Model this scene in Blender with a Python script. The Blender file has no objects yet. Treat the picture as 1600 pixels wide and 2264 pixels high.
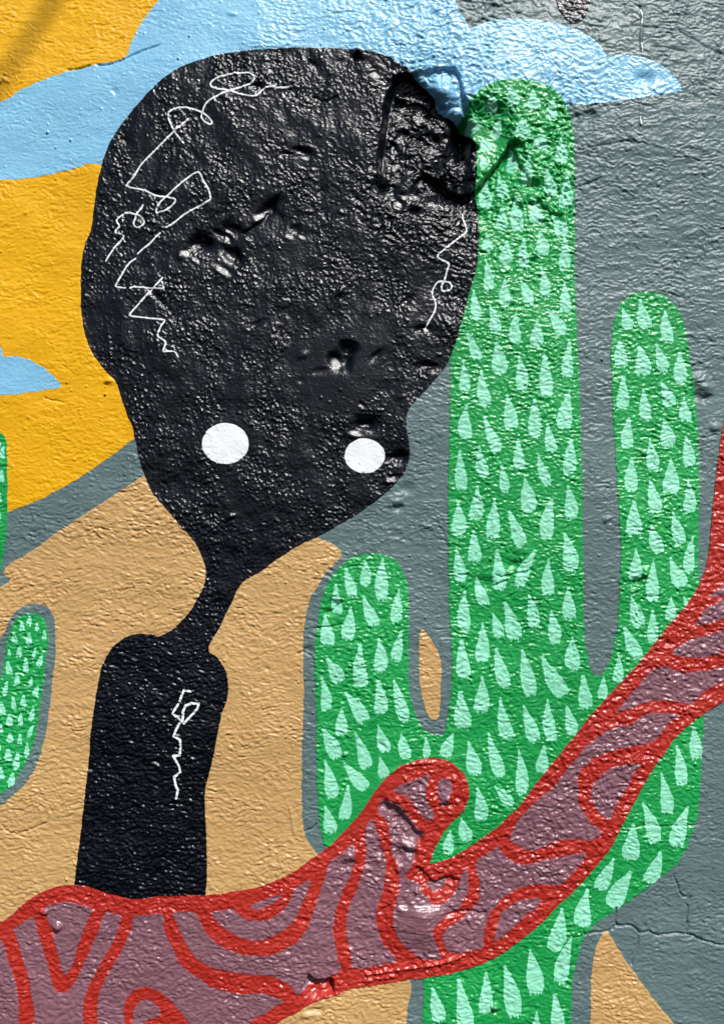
import bpy, math
import numpy as np
from mathutils import Vector

# ------------------------------------------------------------------ camera, sky, sun
S = 0.0005                       # metres per drawing unit (the painted field is 1600 x 2264 units = 0.8 x 1.13 m)
CX, CY, ZC = 800.0, 1132.0, 1.5  # middle of the painted field, and its height above the ground
scene = bpy.context.scene
D = 0.96
cam_data = bpy.data.cameras.new("camera")
cam = bpy.data.objects.new("camera", cam_data)
scene.collection.objects.link(cam)
cam.location = (0, -D, ZC)
cam.rotation_euler = (math.radians(90), 0, 0)
cam_data.sensor_fit = 'VERTICAL'
cam_data.sensor_height = 24.0
cam_data.lens = 24.0 * D / (2264 * S)
cam_data.clip_start = 0.02
cam_data.clip_end = 200
scene.camera = cam

SUN = Vector((0.25, -0.60, 0.76)).normalized()
world = bpy.data.worlds.new("World")
scene.world = world
world.use_nodes = True
wn = world.node_tree
bg = wn.nodes["Background"]
sky = wn.nodes.new("ShaderNodeTexSky")
sky.sky_type = 'NISHITA'
sky.sun_disc = False
sky.sun_elevation = math.asin(SUN.z)
sky.sun_rotation = math.atan2(SUN.x, SUN.y)
wn.links.new(sky.outputs[0], bg.inputs[0])
bg.inputs[1].default_value = 0.055
sd = bpy.data.lights.new("sun", 'SUN')
sd.energy = 5.0
sd.angle = math.radians(0.5)
sd.color = (1.0, 0.98, 0.95)
sun = bpy.data.objects.new("sun", sd)
scene.collection.objects.link(sun)
sun.rotation_euler = (-SUN).to_track_quat('-Z', 'Y').to_euler()
sun.location = SUN * 5
scene.view_settings.view_transform = 'Standard'
scene.view_settings.look = 'None'
scene.view_settings.exposure = -0.12
scene.view_settings.gamma = 1.0

# ------------------------------------------------------------------ helpers: noise, smooth shapes
def make_noise(seed):
    r = np.random.RandomState(seed)
    ang = r.rand(256 * 256) * 2 * np.pi
    gx = np.cos(ang).reshape(256, 256).astype(np.float32)
    gy = np.sin(ang).reshape(256, 256).astype(np.float32)
    def f(x, y):
        xi = np.floor(x).astype(np.int64); yi = np.floor(y).astype(np.int64)
        xf = (x - xi).astype(np.float32); yf = (y - yi).astype(np.float32)
        u = xf * xf * xf * (xf * (xf * 6 - 15) + 10); v = yf * yf * yf * (yf * (yf * 6 - 15) + 10)
        x0 = xi & 255; x1 = (xi + 1) & 255; y0 = yi & 255; y1 = (yi + 1) & 255
        a = gx[y0, x0] * xf + gy[y0, x0] * yf
        b = gx[y0, x1] * (xf - 1) + gy[y0, x1] * yf
        c = gx[y1, x0] * xf + gy[y1, x0] * (yf - 1)
        d = gx[y1, x1] * (xf - 1) + gy[y1, x1] * (yf - 1)
        a = a + u * (b - a); c = c + u * (d - c)
        return (a + v * (c - a)) * 1.5
    return f

def sstep(a, b, x):
    t = np.clip((x - a) / (b - a), 0, 1)
    return t * t * (3 - 2 * t)

def smooth_closed(pts, n=5):
    p = np.array(pts, float); m = len(p); out = []
    for i in range(m):
        p0, p1, p2, p3 = p[i - 1], p[i], p[(i + 1) % m], p[(i + 2) % m]
        for k in range(n):
            t = k / n
            out.append(0.5 * (2 * p1 + (p2 - p0) * t + (2 * p0 - 5 * p1 + 4 * p2 - p3) * t * t + (3 * p1 - p0 - 3 * p2 + p3) * t ** 3))
    return np.array(out)

def smooth_open(pts, n=5):
    p = np.array(pts, float)
    q = np.vstack([2 * p[0] - p[1], p, 2 * p[-1] - p[-2]]); out = []
    for i in range(1, len(q) - 2):
        p0, p1, p2, p3 = q[i - 1], q[i], q[i + 1], q[i + 2]
        for k in range(n):
            t = k / n
            out.append(0.5 * (2 * p1 + (p2 - p0) * t + (2 * p0 - 5 * p1 + 4 * p2 - p3) * t * t + (3 * p1 - p0 - 3 * p2 + p3) * t ** 3))
    out.append(p[-1])
    return np.array(out)

def zoomed(x0, y0, k, pts):
    return [(x0 + u / k, y0 + v / k) for u, v in pts]

# ------------------------------------------------------------------ the grid the plaster relief is sampled on
SP = 1.9
def axis(n_px):
    core = np.arange(-14, n_px + 14.01, SP)
    s, lo, hi = 5.0, [core[0]], [core[-1]]
    while lo[-1] > -1300:
        lo.append(lo[-1] - s); hi.append(hi[-1] + s); s = min(s * 1.12, 40)
    return np.concatenate([np.array(lo[1:])[::-1], core, np.array(hi[1:])])
XA, YA = axis(1600), axis(2264)
NX, NY = len(XA), len(YA)
X, Y = np.meshgrid(XA, YA)

FAR = 60.0
def seg_dist(pts, closed, reach):
    """distance of each grid point to the line through pts, exact within reach, else FAR"""
    p = np.asarray(pts, float); n = len(p)
    dist = np.full(X.shape, FAR if reach <= FAR else reach)
    side = np.zeros(X.shape); par = np.zeros(X.shape)
    seglen = np.hypot(*(np.roll(p, -1, 0) - p).T); cum = np.concatenate([[0], np.cumsum(seglen[:-1])])
    total = max(cum[-1] if not closed else cum[-1] + seglen[-1], 1e-6)
    for i in range(n if closed else n - 1):
        a, b = p[i], p[(i + 1) % n]
        x0, x1 = min(a[0], b[0]) - reach, max(a[0], b[0]) + reach
        y0, y1 = min(a[1], b[1]) - reach, max(a[1], b[1]) + reach
        i0, i1 = np.searchsorted(XA, (x0, x1)); j0, j1 = np.searchsorted(YA, (y0, y1))
        if i0 >= i1 or j0 >= j1: continue
        xs = X[j0:j1, i0:i1] - a[0]; ys = Y[j0:j1, i0:i1] - a[1]
        d = b - a; L2 = max(d @ d, 1e-9)
        t = np.clip((xs * d[0] + ys * d[1]) / L2, 0, 1)
        dd = np.hypot(xs - t * d[0], ys - t * d[1])
        cur = dist[j0:j1, i0:i1]; m = dd < cur
        cur[m] = dd[m]
        side[j0:j1, i0:i1][m] = np.sign(d[0] * ys - d[1] * xs)[m]
        par[j0:j1, i0:i1][m] = ((cum[i] + t * seglen[i]) / total)[m]
    return dist, side, par

def inside(pts):
    p = np.asarray(pts, float); out = np.zeros(X.shape, bool)
    a = p; b = np.roll(p, -1, 0)
    for (ax, ay), (bx, by) in zip(a, b):
        if ay == by: continue
        j0, j1 = np.searchsorted(YA, (min(ay, by), max(ay, by)))
        if j0 >= j1: continue
        xc = ax + (YA[j0:j1] - ay) * (bx - ax) / (by - ay)
        out[j0:j1] ^= XA[None, :] < xc[:, None]
    return out

wob = make_noise(91)
WOB = wob(X / 23, Y / 23) * 1.6 + wob(X / 7 + 9, Y / 7) * 0.9     # hand-painted edges wander a little
def area(pts, smooth=5, wobble=1.0, reach=26):
    q = smooth_closed(pts, smooth) if smooth else np.asarray(pts, float)
    d, _, _ = seg_dist(q, True, reach)
    return np.where(inside(q), d, -d) + WOB * wobble

def stroke(pts, width, smooth=4, wobble=0.35):
    q = smooth_open(pts, smooth) if smooth else np.asarray(pts, float)
    d, _, _ = seg_dist(q, False, 14)
    return width / 2 - d + WOB * wobble * 0.5

# ------------------------------------------------------------------ painted outlines
ORANGE = [(-1500, -1500), (560, -1500), (560, 300), (450, 900), (304, 966), (255, 1003), (200, 1042), (155, 1070), (90, 1105), (20, 1132), (-1500, 1700)]
CLOUD = [(0, 227), (40, 205), (90, 182), (150, 160), (210, 145), (262, 135), (279, 126), (290, 95), (310, 55), (335, 20), (360, -8), (420, -60), (560, -120), (760, -140), (930, -90), (990, -30),
         (1012, 20), (1036, 66), (1038, 69), (1050, 59), (1090, 47), (1150, 43), (1210, 50), (1265, 66), (1310, 92), (1334, 121), (1339, 128), (1370, 126), (1420, 132), (1465, 155), (1492, 180), (1503, 203), (1498, 207),
         (1460, 213), (1400, 223), (1300, 234), (1240, 242), (1100, 330), (600, 400), (225, 364), (180, 370), (110, 385), (40, 396), (0, 399), (-200, 420), (-420, 440), (-520, 400), (-440, 300), (-200, 280)]
CLOUD2 = [(-120, 740), (-40, 742), (0, 766), (7, 784), (10, 788), (40, 788), (75, 800), (105, 820), (127, 840), (135, 850), (131, 856), (100, 862), (50, 870), (0, 874), (-300, 900), (-360, 860), (-260, 790)]
TAN = [(330, 1054), (300, 1065), (235, 1107), (175, 1145), (110, 1190), (60, 1225), (18, 1250), (8, 1270), (0, 1298), (-300, 1420), (-1500, 1500), (-1500, 3800), (880, 3800), (893, 2600),
       (898, 2264), (903, 2160), (800, 2080), (730, 1920), (702, 1888), (676, 1850), (669, 1810), (667, 1750), (668, 1650), (671, 1560), (671, 1480), (670, 1430), (675, 1370), (685, 1325), (700, 1298), (720, 1268),
       (748, 1236), (754, 1221), (735, 1203), (700, 1186), (640, 1150), (450, 1100)]
TAN_LEAF = [(931, 1391), (945, 1402), (960, 1425), (970, 1445), (975, 1480), (973, 1520), (972, 1560), (969, 1586), (958, 1592), (945, 1580), (938, 1560), (928, 1520), (926, 1470), (926, 1420)]
TAN_HORN = [(1338, 2060), (1350, 2072), (1380, 2120), (1430, 2190), (1490, 2264), (1600, 2390), (1700, 2600), (1320, 2700), (1303, 2400), (1303, 2264), (1304, 2190), (1310, 2120), (1322, 2080)]
HALO = [(0, 1412), (25, 1365), (50, 1342), (75, 1336), (100, 1340), (113, 1352), (120, 1375), (123, 1410), (123, 1450), (117, 1500), (112, 1550), (105, 1600), (98, 1640), (85, 1680), (70, 1715), (45, 1745), (15, 1770), (0, 1780), (-150, 1830), (-260, 1700), (-200, 1450), (-60, 1430)]
CACTUS_SMALL = [(8, 1475), (15, 1430), (28, 1385), (45, 1362), (68, 1356), (90, 1362), (102, 1380), (107, 1410), (103, 1450), (98, 1500), (90, 1560), (82, 1610), (72, 1650), (55, 1690), (30, 1730), (0, 1755), (-100, 1790), (-170, 1700), (-140, 1600), (-40, 1550), (3, 1500)]
CACTUS_EDGE = [(-2, 956), (8, 962), (15, 975), (18, 995), (19, 1050), (19, 1120), (16, 1180), (8, 1230), (-2, 1270), (-60, 1330), (-110, 1300), (-120, 1200), (-120, 1000), (-60, 955)]
CACTUS = [(1000, 300), (1022, 256), (1031, 236), (1050, 212), (1075, 193), (1105, 183), (1140, 179), (1175, 183), (1210, 193), (1235, 212), (1252, 240), (1262, 270), (1268, 330), (1269, 500), (1270, 600), (1273, 700),
          (1278, 800), (1281, 900), (1284, 1000), (1286, 1150), (1289, 1300), (1291, 1400), (1296, 1440), (1305, 1482), (1317, 1492), (1330, 1489), (1345, 1465), (1358, 1420), (1366, 1370), (1371, 1250), (1370, 1180), (1364, 1080),
          (1359, 980), (1352, 870), (1350, 800), (1352, 740), (1360, 700), (1373, 670), (1395, 651), (1425, 644), (1460, 650), (1486, 668), (1505, 697), (1517, 735), (1525, 790), (1533, 850), (1541, 930), (1544, 1000), (1545, 1100),
          (1545, 1290), (1552, 1450), (1555, 1575), (1550, 1645), (1546, 1720), (1541, 1795), (1532, 1825), (1522, 1857), (1508, 1887), (1487, 1915), (1440, 1954), (1400, 1984), (1350, 2019), (1312, 2045), (1289, 2072), (1275, 2115),
          (1266, 2157), (1262, 2200), (1261, 2264), (1260, 2500), (1260, 3800), (930, 3800), (931, 2500), (932, 2264), (935, 2160), (900, 1990), (760, 1930), (722, 1876), (712, 1850), (704, 1800), (700, 1700), (700, 1600), (698, 1540),
          (696, 1470), (696, 1430), (703, 1370), (710, 1330), (722, 1295), (745, 1260), (780, 1232), (820, 1223), (855, 1228), (880, 1245), (895, 1275), (902, 1310), (903, 1400), (902, 1480), (905, 1530), (913, 1565), (925, 1597),
          (943, 1618), (965, 1626), (980, 1622), (987, 1600), (994, 1550), (998, 1500), (998, 1440), (995, 1400), (992, 1330), (992, 1280), (990, 1180), (990, 1090), (992, 1000), (993, 900), (994, 820), (990, 700), (980, 500)]
FIGURE = [(640, 107), (520, 117), (450, 133), (400, 152), (360, 180), (325, 212), (290, 250), (260, 290), (240, 325), (228, 360), (215, 410), (208, 460), (202, 500), (187, 545), (180, 590), (179, 640), (181, 690), (188, 735),
          (200, 770), (215, 795), (240, 825), (258, 845), (270, 880), (282, 915), (295, 945), (300, 970), (311, 1015), (322, 1052), (340, 1090), (365, 1120), (391, 1150), (425, 1190), (447, 1228), (455, 1256), (453, 1290), (434, 1328),
          (412, 1362), (387, 1387), (365, 1401), (350, 1407), (335, 1402), (300, 1402), (275, 1410), (255, 1425), (240, 1445), (225, 1475), (217, 1510), (210, 1560), (203, 1610), (195, 1690), (188, 1760), (180, 1830), (172, 1900),
          (166, 1955), (160, 2060), (300, 2080), (450, 2060), (456, 1978), (458, 1920), (456, 1837), (453, 1775), (456, 1737), (469, 1687), (481, 1628), (490, 1581), (503, 1544), (505, 1509), (498, 1478), (481, 1453), (465, 1443),
          (462, 1436), (466, 1419), (487, 1384), (503, 1350), (516, 1325), (525, 1302), (545, 1281), (572, 1266), (600, 1245), (650, 1211), (702, 1186), (742, 1163), (781, 1141), (845, 1096), (886, 1055), (903, 1021), (905, 987),
          (899, 950), (898, 921), (906, 900), (940, 862), (984, 811), (1002, 770), (1020, 714), (1036, 650), (1050, 605), (1057, 556), (1058, 481), (1052, 425), (1052, 388), (1054, 320), (1045, 301), (1022, 275), (1000, 260),
          (971, 238), (959, 211), (930, 181), (909, 159), (885, 143), (850, 125), (800, 112), (720, 107)]
BLACK_TIP = [(1229, -60), (1230, 0), (1236, 24), (1250, 45), (1265, 56), (1285, 46), (1298, 25), (1302, 0), (1308, -60), (1290, -110), (1245, -110)]
RIBBON = [(0, 2040), (30, 2019), (60, 1992), (95, 1970), (130, 1958), (165, 1955), (200, 1960), (240, 1972), (285, 1984), (320, 1985), (360, 1980), (420, 1978), (480, 1975), (530, 1968), (570, 1960), (610, 1945), (650, 1925), (690, 1897),
          (730, 1868), (760, 1838), (790, 1805), (815, 1770), (835, 1740), (857, 1715), (885, 1693), (920, 1680), (955, 1675), (985, 1680), (1010, 1695), (1028, 1717), (1036, 1745), (1033, 1770), (1020, 1795), (992, 1825), (975, 1850),
          (960, 1880), (950, 1906), (952, 1909), (975, 1904), (1010, 1889), (1050, 1864), (1090, 1835), (1120, 1808), (1150, 1777), (1200, 1712), (1237, 1665), (1270, 1625), (1300, 1585), (1330, 1552), (1360, 1520), (1407, 1470), (1450, 1417),
          (1470, 1390), (1495, 1362), (1517, 1337), (1535, 1310), (1546, 1289), (1557, 1265), (1565, 1232), (1571, 1182), (1575, 1127), (1580, 1082), (1587, 1020), (1593, 965), (1605, 910), (1640, 800), (1760, 720), (1900, 900), (1850, 1250),
          (1750, 1440), (1640, 1530), (1600, 1549), (1550, 1580), (1517, 1605), (1490, 1632), (1470, 1660), (1447, 1690), (1425, 1727), (1405, 1765), (1388, 1795), (1374, 1822), (1362, 1847), (1340, 1887), (1312, 1920), (1270, 1970),
          (1230, 2005), (1200, 2036), (1160, 2070), (1110, 2108), (1060, 2134), (1000, 2151), (935, 2161), (900, 2165), (840, 2175), (790, 2183), (765, 2188), (742, 2198), (715, 2207), (690, 2215), (650, 2240), (610, 2264),
          (480, 2400), (300, 2560), (-200, 2700), (-500, 2600), (-520, 2300), (-300, 2150), (-100, 2080)]
A = lambda p: zoomed(0, 1780, 3.3333, p)
B = lambda p: zoomed(400, 1780, 3.3333, p)
C_ = lambda p: zoomed(1200, 1420, 4, p)
D_ = lambda p: zoomed(820, 1700, 5.3333, p)
E_ = lambda p: zoomed(900, 1864, 4, p)
F_ = lambda p: zoomed(660, 1560, 4, p)
CELLS = [
    [(-60, 2085), (0, 2077), (9, 2081), (18, 2116), (33, 2155), (42, 2194), (46, 2264), (46, 2400), (-200, 2500), (-300, 2300)],
    A([(105, 910), (170, 865), (240, 820), (262, 835), (290, 960), (340, 1100), (370, 1220), (400, 1320), (430, 1370), (480, 1375), (520, 1350), (570, 1280), (640, 1130), (720, 950), (785, 780), (840, 790), (895, 800), (890, 860), (860, 960), (760, 1140), (690, 1270), (650, 1370), (622, 1470), (620, 1613), (600, 1900), (300, 1900), (262, 1613), (265, 1500), (240, 1370), (205, 1220), (160, 1080), (120, 950)]),
    A([(340, 745), (430, 715), (520, 708), (620, 730), (692, 755), (640, 870), (590, 1010), (560, 1120), (510, 1230), (485, 1248), (465, 1220), (440, 1120), (410, 1000), (385, 900), (355, 820)]),
    [(297, 2024), (324, 2021), (360, 2020), (364, 2050), (372, 2074), (387, 2104), (399, 2128), (420, 2149), (450, 2170), (466, 2182), (496, 2192), (535, 2197), (574, 2195), (604, 2203), (628, 2212), (610, 2224), (580, 2242), (547, 2264), (480, 2320), (445, 2300), (420, 2264), (390, 2224), (354, 2191), (324, 2180), (300, 2186), (282, 2206), (274, 2230), (274, 2300), (240, 2350), (219, 2300), (218, 2264), (216, 2230), (219, 2200), (228, 2176), (246, 2143), (261, 2116), (279, 2083), (294, 2050)],
    A([(980, 1613), (985, 1530), (1010, 1470), (1060, 1430), (1120, 1440), (1170, 1490), (1195, 1530), (1130, 1570), (1050, 1613), (1000, 1660)]),
    B([(230, 785), (310, 770), (390, 765), (440, 810), (520, 845), (630, 845), (720, 790), (790, 720), (840, 610), (900, 570), (952, 545), (940, 610), (900, 700), (860, 800), (790, 890), (700, 950), (600, 990), (500, 985), (400, 950), (320, 895), (270, 850)]),
    B([(508, 740), (600, 700), (680, 665), (750, 648), (700, 700), (620, 750), (560, 765)]),
    [(382, 2017), (405, 2015), (433, 2018), (445, 2041), (466, 2071), (490, 2089), (520, 2104), (565, 2111), (610, 2107), (649, 2086), (670, 2065), (685, 2035), (700, 1990), (715, 1948), (727, 1909), (757, 1885), (778, 1866), (784, 1879), (782, 1912), (772, 1939), (760, 1963), (748, 1996), (739, 2029), (737, 2059), (742, 2089), (748, 2119), (753, 2143), (736, 2155), (715, 2163), (702, 2168), (685, 2179), (661, 2197), (649, 2185), (631, 2170), (610, 2160), (568, 2155), (520, 2149), (478, 2140), (448, 2128), (427, 2108), (411, 2083), (399, 2056), (388, 2032)],
    B([(1410, 105), (1440, 180), (1470, 280), (1500, 380), (1510, 470), (1495, 580), (1470, 690), (1435, 790), (1445, 900), (1480, 1000), (1530, 1070), (1592, 1140), (1500, 1165), (1280, 1200), (1250, 1080), (1220, 950), (1220, 830), (1260, 700), (1310, 580), (1350, 450), (1365, 350), (1355, 230), (1365, 160)]),
    [(844, 1769), (857, 1769), (882, 1779), (895, 1794), (910, 1816), (925, 1833), (936, 1842), (925, 1861), (917, 1878), (914, 1902), (903, 1921), (897, 1938), (925, 1953), (932, 1972), (947, 1985), (960, 2001), (983, 1992), (1002, 1977), (1012, 1959), (1018, 1936), (1033, 1923), (1035, 1944), (1034, 1972), (1022, 1992), (1016, 2007), (1000, 2015), (981, 2024), (966, 2036), (957, 2047), (956, 2062), (965, 2087), (974, 2118), (950, 2120), (931, 2117), (906, 2100), (884, 2075), (871, 2050), (869, 2016), (880, 1975), (882, 1945), (880, 1916), (866, 1884), (865, 1859), (860, 1839), (857, 1816), (846, 1805), (836, 1794), (837, 1780)],
    D_([(640, 1340), (760, 1340), (870, 1290), (880, 1340), (830, 1400), (740, 1430), (690, 1400)]),
    F_([(835, 745), (920, 690), (1050, 640), (1155, 608), (1130, 700), (1120, 780), (1150, 870), (1195, 960), (1150, 1020), (1090, 980), (1020, 880), (960, 810), (890, 780)]),
    F_([(1230, 680), (1280, 635), (1340, 670), (1355, 730), (1330, 800), (1310, 870), (1270, 890), (1240, 820), (1225, 750)]),
    E_([(620, 150), (700, 100), (800, 30), (820, 60), (860, 120), (940, 170), (1050, 190), (1200, 150), (1400, 110), (1575, 85), (1530, 180), (1450, 270), (1350, 370), (1200, 365), (1080, 370), (950, 420), (850, 480), (780, 560), (720, 640), (690, 740), (670, 850), (660, 925), (560, 950), (430, 980), (370, 950), (320, 880), (310, 800), (350, 740), (430, 700), (510, 640), (600, 560), (640, 450), (635, 330), (610, 220)]),
    E_([(765, 860), (780, 780), (800, 700), (840, 600), (920, 550), (1030, 500), (1190, 493), (1130, 570), (1050, 640), (960, 720), (880, 800), (800, 855)]),
    [(1484, 1446), (1495, 1431), (1513, 1420), (1545, 1408), (1562, 1404), (1600, 1392), (1660, 1370), (1660, 1405), (1600, 1435), (1582, 1447), (1550, 1454), (1520, 1452)],
    [(1537, 1381), (1550, 1357), (1567, 1340), (1600, 1326), (1650, 1300), (1655, 1340), (1600, 1366), (1562, 1378)],
    [(1571, 1318), (1582, 1305), (1600, 1291), (1640, 1250), (1645, 1290), (1600, 1315)],
    C_([(630, 622), (680, 560), (800, 430), (900, 310), (1000, 225), (1090, 210), (1150, 240), (1240, 270), (1350, 260), (1480, 240), (1600, 210), (1720, 170), (1700, 290), (1600, 340), (1470, 400), (1350, 500), (1280, 547), (1180, 520), (1050, 515), (920, 530), (800, 570), (700, 610)]),
    [(1335, 1617), (1360, 1607), (1395, 1600), (1420, 1582), (1450, 1576), (1499, 1580), (1475, 1600), (1450, 1632), (1425, 1645), (1375, 1652), (1340, 1662), (1315, 1672), (1300, 1685), (1285, 1697), (1277, 1715), (1275, 1745), (1277, 1775), (1290, 1795), (1305, 1820), (1325, 1835), (1322, 1850), (1300, 1856), (1255, 1855), (1222, 1862), (1200, 1873), (1175, 1880), (1150, 1874), (1132, 1862), (1128, 1845), (1145, 1815), (1170, 1785), (1200, 1758), (1230, 1730), (1255, 1697), (1275, 1672), (1292, 1650), (1312, 1635)],
    C_([(500, 1180), (560, 1130), (640, 1090), (750, 1070), (845, 1080), (800, 1150), (720, 1300), (650, 1430), (590, 1552), (540, 1540), (480, 1490), (430, 1400), (415, 1320), (450, 1240)]),
]
# spine strokes: window origin x, y, zoom, then (tip u, tip v, foot u, foot v, width) in that window
SPINE_SETS = [
    (960, 160, 4, [(490,200,500,365,100),(660,130,700,320,110),(860,170,880,350,120),(1050,240,1030,440,110),(310,390,370,515,120),(575,400,535,560,90),(430,560,480,690,120),(445,735,435,850,75),(770,420,770,590,150),(950,520,930,690,120),(1110,590,1120,810,110),(680,650,690,880,95),(830,740,820,1000,95),(580,900,610,1100,105),(470,940,460,1200,105),(980,850,1040,1100,110),(1170,910,1140,1210,110),(600,1180,590,1400,95),(720,1110,740,1410,120),(890,1130,900,1350,120),(1040,1270,1140,1450,120),(460,1430,470,1590,95),(640,1490,625,1700,105),(790,1470,795,1740,95),(930,1410,960,1620,105),(1140,1440,1140,1760,105)]),
    (960, 560, 4, [(450,60,480,340,90),(345,330,380,600,85),(620,230,615,490,95),(740,205,850,470,95),(940,120,980,390,100),(1145,260,1155,530,105),(485,460,540,720,95),(720,510,710,810,110),(905,580,890,830,110),(1000,500,1130,730,115),(285,690,390,950,95),(545,800,580,1075,125),(740,910,770,1220,115),(965,890,990,1270,115),(1190,790,1170,1110,100),(250,955,265,1230,95),(410,1040,460,1360,120),(280,1350,275,1650,125),(635,1250,680,1560,115),(880,1290,880,1640,105),(1190,1210,1130,1560,125),(440,1460,560,1765,110),(1000,1510,1040,1760,105)]),
    (960, 960, 4, [(220,150,245,500,105),(390,105,440,380,110),(735,45,755,310,105),(915,190,1010,460,90),(1200,50,1180,360,115),(590,280,620,525,85),(375,460,355,760,115),(205,595,205,905,120),(525,565,505,930,130),(790,385,830,700,125),(1170,455,1205,755,110),(1030,575,985,930,135),(655,680,770,990,110),(340,860,355,1140,110),(1145,880,1205,1215,130),(190,1020,230,1305,115),(550,1025,580,1390,120),(885,1030,740,1350,115),(1005,1100,1005,1425,115),(370,1260,450,1510,110),(265,1390,270,1740,115),(1180,1360,1200,1640,110),(830,1420,880,1720,105),(620,1490,715,1830,125),(1030,1560,1070,1860,115),(515,1580,580,1805,95)]),
    (960, 1360, 4, [(425,65,415,420,120),(235,225,265,560,125),(545,300,630,640,115),(775,310,850,710,135),(950,365,1150,715,135),(1220,200,1225,485,120),(415,540,405,865,135),(1310,535,1340,830,125),(1490,540,1475,745,90),(225,680,260,1005,135),(580,730,660,1100,125),(785,800,890,1120,120),(1000,740,1040,1110,110),(1165,805,1220,1065,95),(165,1045,90,1260,105),(300,1120,360,1415,120),(475,1045,590,1430,110),(965,1155,940,1400,105),(740,1190,770,1590,115),(375,1520,415,1820,115),(530,1510,680,1690,110),(236,1796,304,2000,105),(140,1908,116,2116,95)]),
    (1200, 620, 4, [(700,240,770,440,95),(860,170,920,435,120),(1080,270,1115,545,120),(675,530,700,765,115),(850,590,885,845,130),(1000,560,1080,805,115),(1210,640,1220,915,105),(705,850,705,1140,110),(885,960,915,1235,105),(1040,890,1130,1120,110),(1245,1035,1265,1250,110),(760,1215,750,1500,120),(1070,1230,1110,1480,120),(945,1400,980,1690,120),(1265,1370,1300,1650,115),(785,1570,780,1870,125),(1130,1580,1125,1890,130)]),
    (1200, 1020, 4, [(945,170,1000,455,110),(1280,170,1290,460,115),(800,355,805,665,130),(1140,445,1220,740,105),(955,560,1035,810,120),(1325,665,1285,985,90),(820,775,800,1065,115),(975,885,970,1240,105),(1125,850,1240,1110,130),(775,1190,860,1465,115),(1130,1200,1120,1410,85),(1240,1200,1275,1280,50),(965,1315,970,1620,105),(720,1470,850,1750,110)]),
    (1200, 1420, 4, [(670,120,650,360,95),(1325,755,1350,1040,105),(1175,915,1215,1265,105),(1035,1150,1095,1515,125),(875,1415,985,1770,115),(1270,1450,1160,1810,145)]),
    (1200, 1820, 4, [(790,0,760,325,155),(620,315,490,590,115),(770,430,600,750,155),(1030,250,920,525,125),(395,590,340,915,155),(165,760,80,1135,145),(245,1000,140,1420,140),(95,1510,130,1880,115)]),
    (900, 1864, 4, [(1080,940,1140,1340,135),(860,1090,950,1540,140),(695,1145,680,1510,125),(455,1215,530,1700,150),(220,1280,290,1580,115),(1140,1485,1150,1760,100)]),
    (660, 1200, 4, [(415,225,485,480,90),(585,150,585,385,95),(740,140,735,510,110),(330,370,350,635,85),(885,410,855,710,105),(570,475,680,735,115),(465,565,430,855,115),(235,645,270,910,115),(905,785,855,1050,105),(705,835,720,1145,115),(545,900,560,1275,125),(255,1025,375,1240,115),(205,1190,245,1490,105),(410,1320,590,1590,130),(700,1225,725,1515,115),(840,1215,940,1580,115),(380,1465,375,1705,105)]),
    (660, 1560, 4, [(215,200,345,470,120),(500,240,605,560,105),(700,165,780,415,105),(905,235,955,475,110),(1120,275,1130,465,70),(230,480,305,815,120),(400,510,600,740,120),(715,455,755,640,100),(435,705,395,1015,110),(235,890,290,1130,115)]),
]
SMALL_SPINES = (0, 1300, 4, [(265,255,260,340,50),(195,300,200,395,50),(325,310,330,390,40),(395,380,385,475,40),(130,410,140,490,55),(258,410,260,505,50),(85,548,90,610,38),(180,520,165,620,55),(315,535,300,635,35),(375,590,345,705,45),(70,655,90,770,60),(230,622,230,750,50),(155,755,150,870,50),(280,785,265,880,40),(70,828,45,955,50),(340,868,305,960,50),(120,960,130,1070,45),(215,955,210,1065,50),(20,1010,45,1120,50),(300,1045,270,1175,50),(90,1120,100,1220,60),(185,1115,180,1230,50),(20,1210,10,1290,50),(295,1215,255,1320,45),(90,1290,90,1375,60),(180,1290,175,1395,40),(245,1370,230,1495,50),(75,1430,80,1530,60),(165,1460,145,1600,65),(10,1590,15,1700,80),(120,1640,90,1750,60),(-4,1370,-2,1450,34)])
EDGE_SPINES = (0, 740, 4, [(38,990,32,1105,50),(25,1205,20,1315,58),(2,1405,6,1505,50),(-4,1545,4,1640,44),(-4,940,4,1010,34)])
P_ = lambda p: zoomed(150, 100, 2.6667, p)
Q_ = lambda p: zoomed(180, 420, 4, p)
R_ = lambda p: zoomed(300, 1150, 3.2, p)
T_ = lambda p: zoomed(700, 50, 2.6667, p)
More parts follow.
